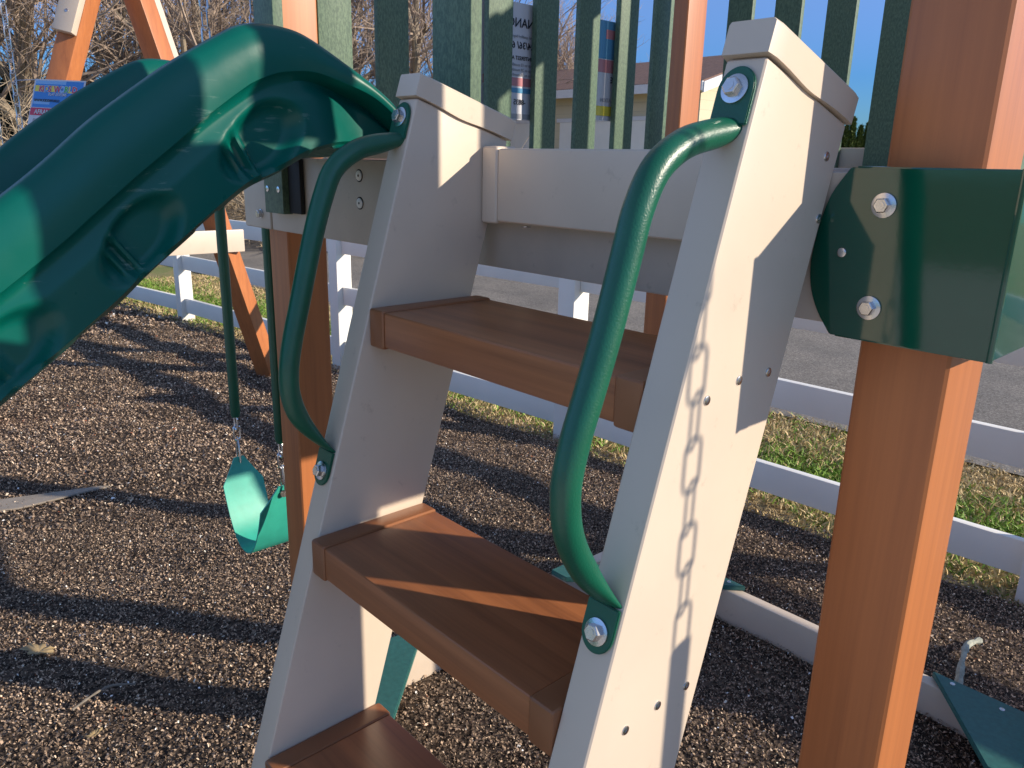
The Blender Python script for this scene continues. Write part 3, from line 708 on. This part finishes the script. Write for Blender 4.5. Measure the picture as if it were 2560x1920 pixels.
# ------------------------------------------------------------------ houses across the road
def siding(name, col):
    m, t, b = new_mat(name); mp = coords(t, (1, 1, 1)); wv = t.nodes.new('ShaderNodeTexWave')
    wv.bands_direction = 'Z'; wv.wave_profile = 'SAW'; wv.inputs['Scale'].default_value = 1.35; wv.inputs['Distortion'].default_value = 0
    t.links.new(mp.outputs[0], wv.inputs['Vector'])
    r = ramp(t, wv.outputs[0], [(0, tuple(c*.82 for c in col)), (.12, col), (1, col)])
    t.links.new(r.outputs[0], b.inputs['Base Color']); b.inputs['Roughness'].default_value = .6
    bump(t, b, wv.outputs[0], .5, .03); return m
MT['siding'] = siding('yellow_siding', (.68, .60, .42)); MT['gutter'] = plain('white_trim', (.75, .75, .77), .5, .03)
MT['roof'] = plain('brown_shingle', (.20, .115, .085), .85, .3, 14, .6, 40)
house = thing('ranch_house', 'long low yellow sided house with brown shingle roof across the road', 'house', (-20, 19, 0))
hx0, hx1, hy0, hy1 = -33, -12.1, 16.4, 22.4
m = MB(); m.box(hx0, hx1, hy0, hy1, -.03, 3.80, 0)
m.prism([(hx1, hy0, 3.80), (hx1, hy1, 3.80), (hx1, (hy0+hy1)/2, 4.70)], (-20.9, 0, 0)); m.build('wall', 'siding', house, smooth=False)
ry = (hy0+hy1)/2
m = MB()
for sg in (-1, 1):
    e = ry+sg*3.45; m.hexa([(hx0-.3, e, 3.78), (hx1+.35, e, 3.78), (hx1+.35, ry, 4.80), (hx0-.3, ry, 4.80), (hx0-.3, e, 3.90), (hx1+.35, e, 3.90), (hx1+.35, ry, 4.93), (hx0-.3, ry, 4.93)])
m.build('roof', 'roof', house, smooth=False)
m = MB(); m.box(hx0-.3, hx1+.36, hy0-.50, hy0-.455, 3.66, 3.88, 0); m.build('gutter', 'gutter', house, smooth=False)
m = MB()
for sg in (-1, 1):
    e = ry+sg*3.46; m.hexa([(hx1+.355, e, 3.62), (hx1+.40, e, 3.62), (hx1+.40, ry, 4.65), (hx1+.355, ry, 4.65), (hx1+.355, e, 3.86), (hx1+.40, e, 3.86), (hx1+.40, ry, 4.90), (hx1+.355, ry, 4.90)])
m.build('rake_board', 'gutter', house, smooth=False)
for i in range(4):
    a = -13.3-i*4.6
    m = MB(); m.box(a-3.6, a, hy0-.05, hy0-.004, .0, 3.03, 0)
    for k in range(1, 4): m.box(a-3.6, a, hy0-.056, hy0-.0505, k*.76-.012, k*.76+.012, 0)
    g = m.build('garage_door', 'white', house, smooth=False)
    m = MB(); m.box(a-3.72, a+.12, hy0-.07, hy0-.052, 3.032, 3.14, 0); m.build('frame', 'gutter', g, smooth=False)
h2 = thing('small_house', 'pale gabled house half hidden behind the bare trees', 'house', (-27, 11, 0))
m = MB(); m.box(-31, -25.5, 9.6, 13.4, -.03, 3.4, 0); m.prism([(-25.5, 9.6, 3.4), (-25.5, 13.4, 3.4), (-25.5, 11.5, 4.7)], (-5.5, 0, 0)); m.build('wall', 'siding', h2, smooth=False)
m = MB()
for sg in (-1, 1):
    e = 11.5+sg*2.2; m.hexa([(-31.2, e, 3.2), (-25.2, e, 3.2), (-25.2, 11.5, 4.75), (-31.2, 11.5, 4.75), (-31.2, e, 3.3), (-25.2, e, 3.3), (-25.2, 11.5, 4.9), (-31.2, 11.5, 4.9)])
m.build('roof', 'roof', h2, smooth=False)

# ------------------------------------------------------------------ trees
MT['treebark'] = plain('tree_bark', (.30, .245, .18), .85, .3, 3, .5, 12)
MT['twigs'] = plain('twig_bark', (.34, .26, .20), .85, .25, 3)
MT['brush'] = plain('brush_twigs', (.44, .35, .24), .85, .35, .4)
def tree_geo(seed, H, spread=.55, depth=6, thick=1.0):
    rnd = random.Random(seed); trunk = ([], []); crown = ([], [])
    def seg(dst, a, b, ra_, rb_, n):
        d = (b-a).normalized(); u = d.orthogonal().normalized(); v = d.cross(u); V, F = dst; k0 = len(V)
        for (c, r) in ((a, ra_), (b, rb_)):
            for k in range(n): t = 2*math.pi*k/n; V.append(c+(u*math.cos(t)+v*math.sin(t))*r)
        for k in range(n): F.append((k0+k, k0+(k+1) % n, k0+n+(k+1) % n, k0+n+k))
    def grow(p, d, L, r, lev):
        nseg = 4 if lev < 3 else 3
        for i in range(nseg):
            d2 = (d+Vector((rnd.gauss(0, .13), rnd.gauss(0, .13), rnd.gauss(.03, .08)))*(1 if lev else .35)).normalized()
            q = p+d2*L/nseg; r2 = r*(.88 if lev else .93)
            seg(trunk if lev < 2 else crown, p, q, r, r2, 8 if lev < 2 else (4 if lev < 4 else 3)); p, d, r = q, d2, r2
            if lev < depth and i >= (1 if lev == 0 else 0):
                for _ in range(1 if lev else 2):
                    if rnd.random() < .92:
                        side = Vector((rnd.gauss(0, 1), rnd.gauss(0, 1), rnd.gauss(.1, .5))).normalized()
                        nd = (d*(.62)+side*spread).normalized(); grow(p, nd, L*rnd.uniform(.5, .78), max(r*.55, .006), lev+1)
        if lev < depth: grow(p, d, L*.7, r*.8, lev+1)
    grow(Vector((0, 0, -.05)), Vector((0, 0, 1)), H*.34, H*.022*thick, 0)
    return trunk, crown
TREES = []
for sd_, H in ((3, 11), (11, 10), (23, 12), (31, 9)):
    tg = tree_geo(sd_, H, depth=5); out = []
    for (V, F), mt, nm in ((tg[0], 'treebark', 'trunk'), (tg[1], 'twigs', 'crown')):
        me = bpy.data.meshes.new(nm); me.from_pydata([tuple(v) for v in V], [], F); me.materials.append(MT[mt]); out.append(me)
    TREES.append(out)
def place_tree(i, x, y, s, rot, label):
    t = thing('bare_tree', label, 'tree', (x, y, 0), 'bare winter trees beyond the road')
    t.rotation_euler.z = rot; t.scale = (s, s, s)
    for me in TREES[i]:
        o = bpy.data.objects.new(me.name, me); scn.collection.objects.link(o); o.parent = t
def px_xy(px, d):
    v = ray(px, 420, d); return v.x, v.y
SPOT = [(60, 20, 0, 1.15, 'thick dark bare tree at the far left edge behind the chain'), (190, 26, 1, 1.0, 'forked bare tree seen left of the swing frame'), (310, 22, 2, .9, 'bare tree seen between the legs of the swing frame'),
        (430, 27, 3, 1.2, 'bare tree rising just right of the swing frame leg'), (500, 21, 0, 1.0, 'tall bare tree above the crest of the slide'), (600, 24, 1, 1.0, 'bare tree left of the green and cedar corner post'),
        (900, 25, 2, 1.0, 'bare tree seen between the first two green pickets'), (1040, 24, 3, 1.25, 'slim straight bare tree seen above the left ladder cap'), (1150, 30, 0, .9, 'bare tree just right of the wide green board'),
        (1320, 30, 1, .95, 'bare tree standing behind the mirrored white notice'), (1425, 31, 2, .80, 'bare tree above the brown house roof between pickets'), (1600, 34, 3, .8, 'small bare tree above the house roof by the cedar post'),
        (1790, 46, 0, .55, 'distant faint bare tree above the gable of the house'), (-120, 19, 2, 1.1, 'bare tree just outside the left edge'), (760, 30, 1, 1.1, 'bare tree behind the wide green panel and cedar post')]
for k, (px, d, i, s, lb) in enumerate(SPOT):
    x, y = px_xy(px, d); place_tree(i, x, y, s, k*1.7, lb)
def brush():
    n = 10500; V = []; 
    px = RNG.uniform(-300, 1200, n); d = RNG.uniform(17, 30, n)
    v = np.array(rgt)[None]*((px-1280)/1955)[:, None]+np.array(fwd)[None]; v[:, 2] = 0
    P = np.array([0, -1, 0.])[None]+v*d[:, None]
    hm = np.where(px < 950, 4.2, 2.2)*RNG.uniform(.1, 1, n)**.8*(.75+.3*np.sin(px*.013)); P[:, 2] = RNG.uniform(-.1, 1, n)*hm*.75
    ln = RNG.uniform(.5, 2.2, n); dirs = RNG.normal(0, 1, (n, 3)); dirs[:, 2] = np.abs(dirs[:, 2])*.9; dirs /= np.linalg.norm(dirs, axis=1)[:, None]
    bend = RNG.normal(0, .45, (n, 3)); r = RNG.uniform(.006, .02, n)
    side = np.cross(dirs, [0, 0, 1.]); side /= np.linalg.norm(side, axis=1)[:, None]+1e-6; oth = np.cross(dirs, side)
    K = 5; rings = []
    for k in range(K):
        t = k/(K-1); c = P+dirs*(ln*t)[:, None]+bend*(ln*t*t*.5)[:, None]; rr = (r*(1-.75*t))[:, None]
        rings.append(np.stack([c+side*rr, c-side*rr*.5+oth*rr*.87, c-side*rr*.5-oth*rr*.87], 1))
    V = np.stack(rings, 1).reshape(-1, 3); base_ = (np.arange(n)*K*3)[:, None]
    F = []
    for k in range(K-1):
        for j in range(3):
            F.append(np.concatenate([base_+k*3+j, base_+k*3+(j+1) % 3, base_+(k+1)*3+(j+1) % 3, base_+(k+1)*3+j], 1))
    return fast_mesh('brush', V, np.vstack(F), 'brush')
tag(brush(), 'tangled tan winter brush and vines below the bare trees', 'brush', kind='stuff')
def conifer(name, label, x, y, h, r, col, group=None):
    t = thing(name, label, 'tree', (x, y, 0), group)
    m = MB(); m.tube([(x, y, -.05), (x, y, h*.9)], [.12, .02], 8); m.build('trunk', 'treebark', t)
    n = 9000; zz = RNG.uniform(.02, 1, n)**.8; a = RNG.uniform(0, 2*np.pi, n); rad = r*(1-zz)**.55*(RNG.uniform(.55, 1, n))*(1+.18*np.sin(a*5+zz*9))
    c = np.stack([x+np.cos(a)*rad, y+np.sin(a)*rad, zz*h], 1); s = RNG.uniform(.05, .14, n)
    u = RNG.normal(0, 1, (n, 3)); u[:, 2] = np.abs(u[:, 2])+.6; u /= np.linalg.norm(u, axis=1)[:, None]; w_ = np.cross(u, RNG.normal(0, 1, (n, 3))); w_ /= np.linalg.norm(w_, axis=1)[:, None]
    V = np.stack([c-w_*(s*.3)[:, None], c+w_*(s*.3)[:, None], c+u*(s*1.6)[:, None]], 1).reshape(-1, 3)
    C = np.array([col])*RNG.uniform(.5, 1.4, n)[:, None]
    fast_mesh('crown', V, np.arange(3*n).reshape(-1, 3), 'blade', t, np.repeat(C, 3, 0))
for k, (px, h) in enumerate(((2085, 4.0), (2104, 4.3), (2119, 4.75), (2139, 4.3), (2156, 4.45), (2172, 4.2), (2195, 4.4))):
    x, y = px_xy(px, 46); conifer('arborvitae', ['leftmost', 'second', 'tall third', 'fourth', 'fifth', 'sixth', 'last'][k]+' evergreen of the row seen right of the ladder cap', x, y, h, .42, (.085, .12, .022), 'arborvitae row on the horizon')
x, y = px_xy(610, 30); conifer('spruce_tree', 'dark evergreen tree standing behind the bare trees beside the corner post', x, y, 9.5, 2.2, (.02, .03, .012))
x, y = px_xy(70, 23); conifer('spruce_tree', 'dark evergreen tree low behind the brush at far left', x, y, 4.2, 1.2, (.02, .03, .012))
m = MB(); A, B = Vector((-62, 14, 8.5)), Vector((-16, 26, 5.6))
m.tube([A.lerp(B, k/20)-Vector((0, 0, 1.2*math.sin(math.pi*k/20))) for k in range(21)], .035, 6)
tag(m.build('overhead_cable', 'black'), 'thin dark overhead cable crossing in front of the bare trees', 'cable')
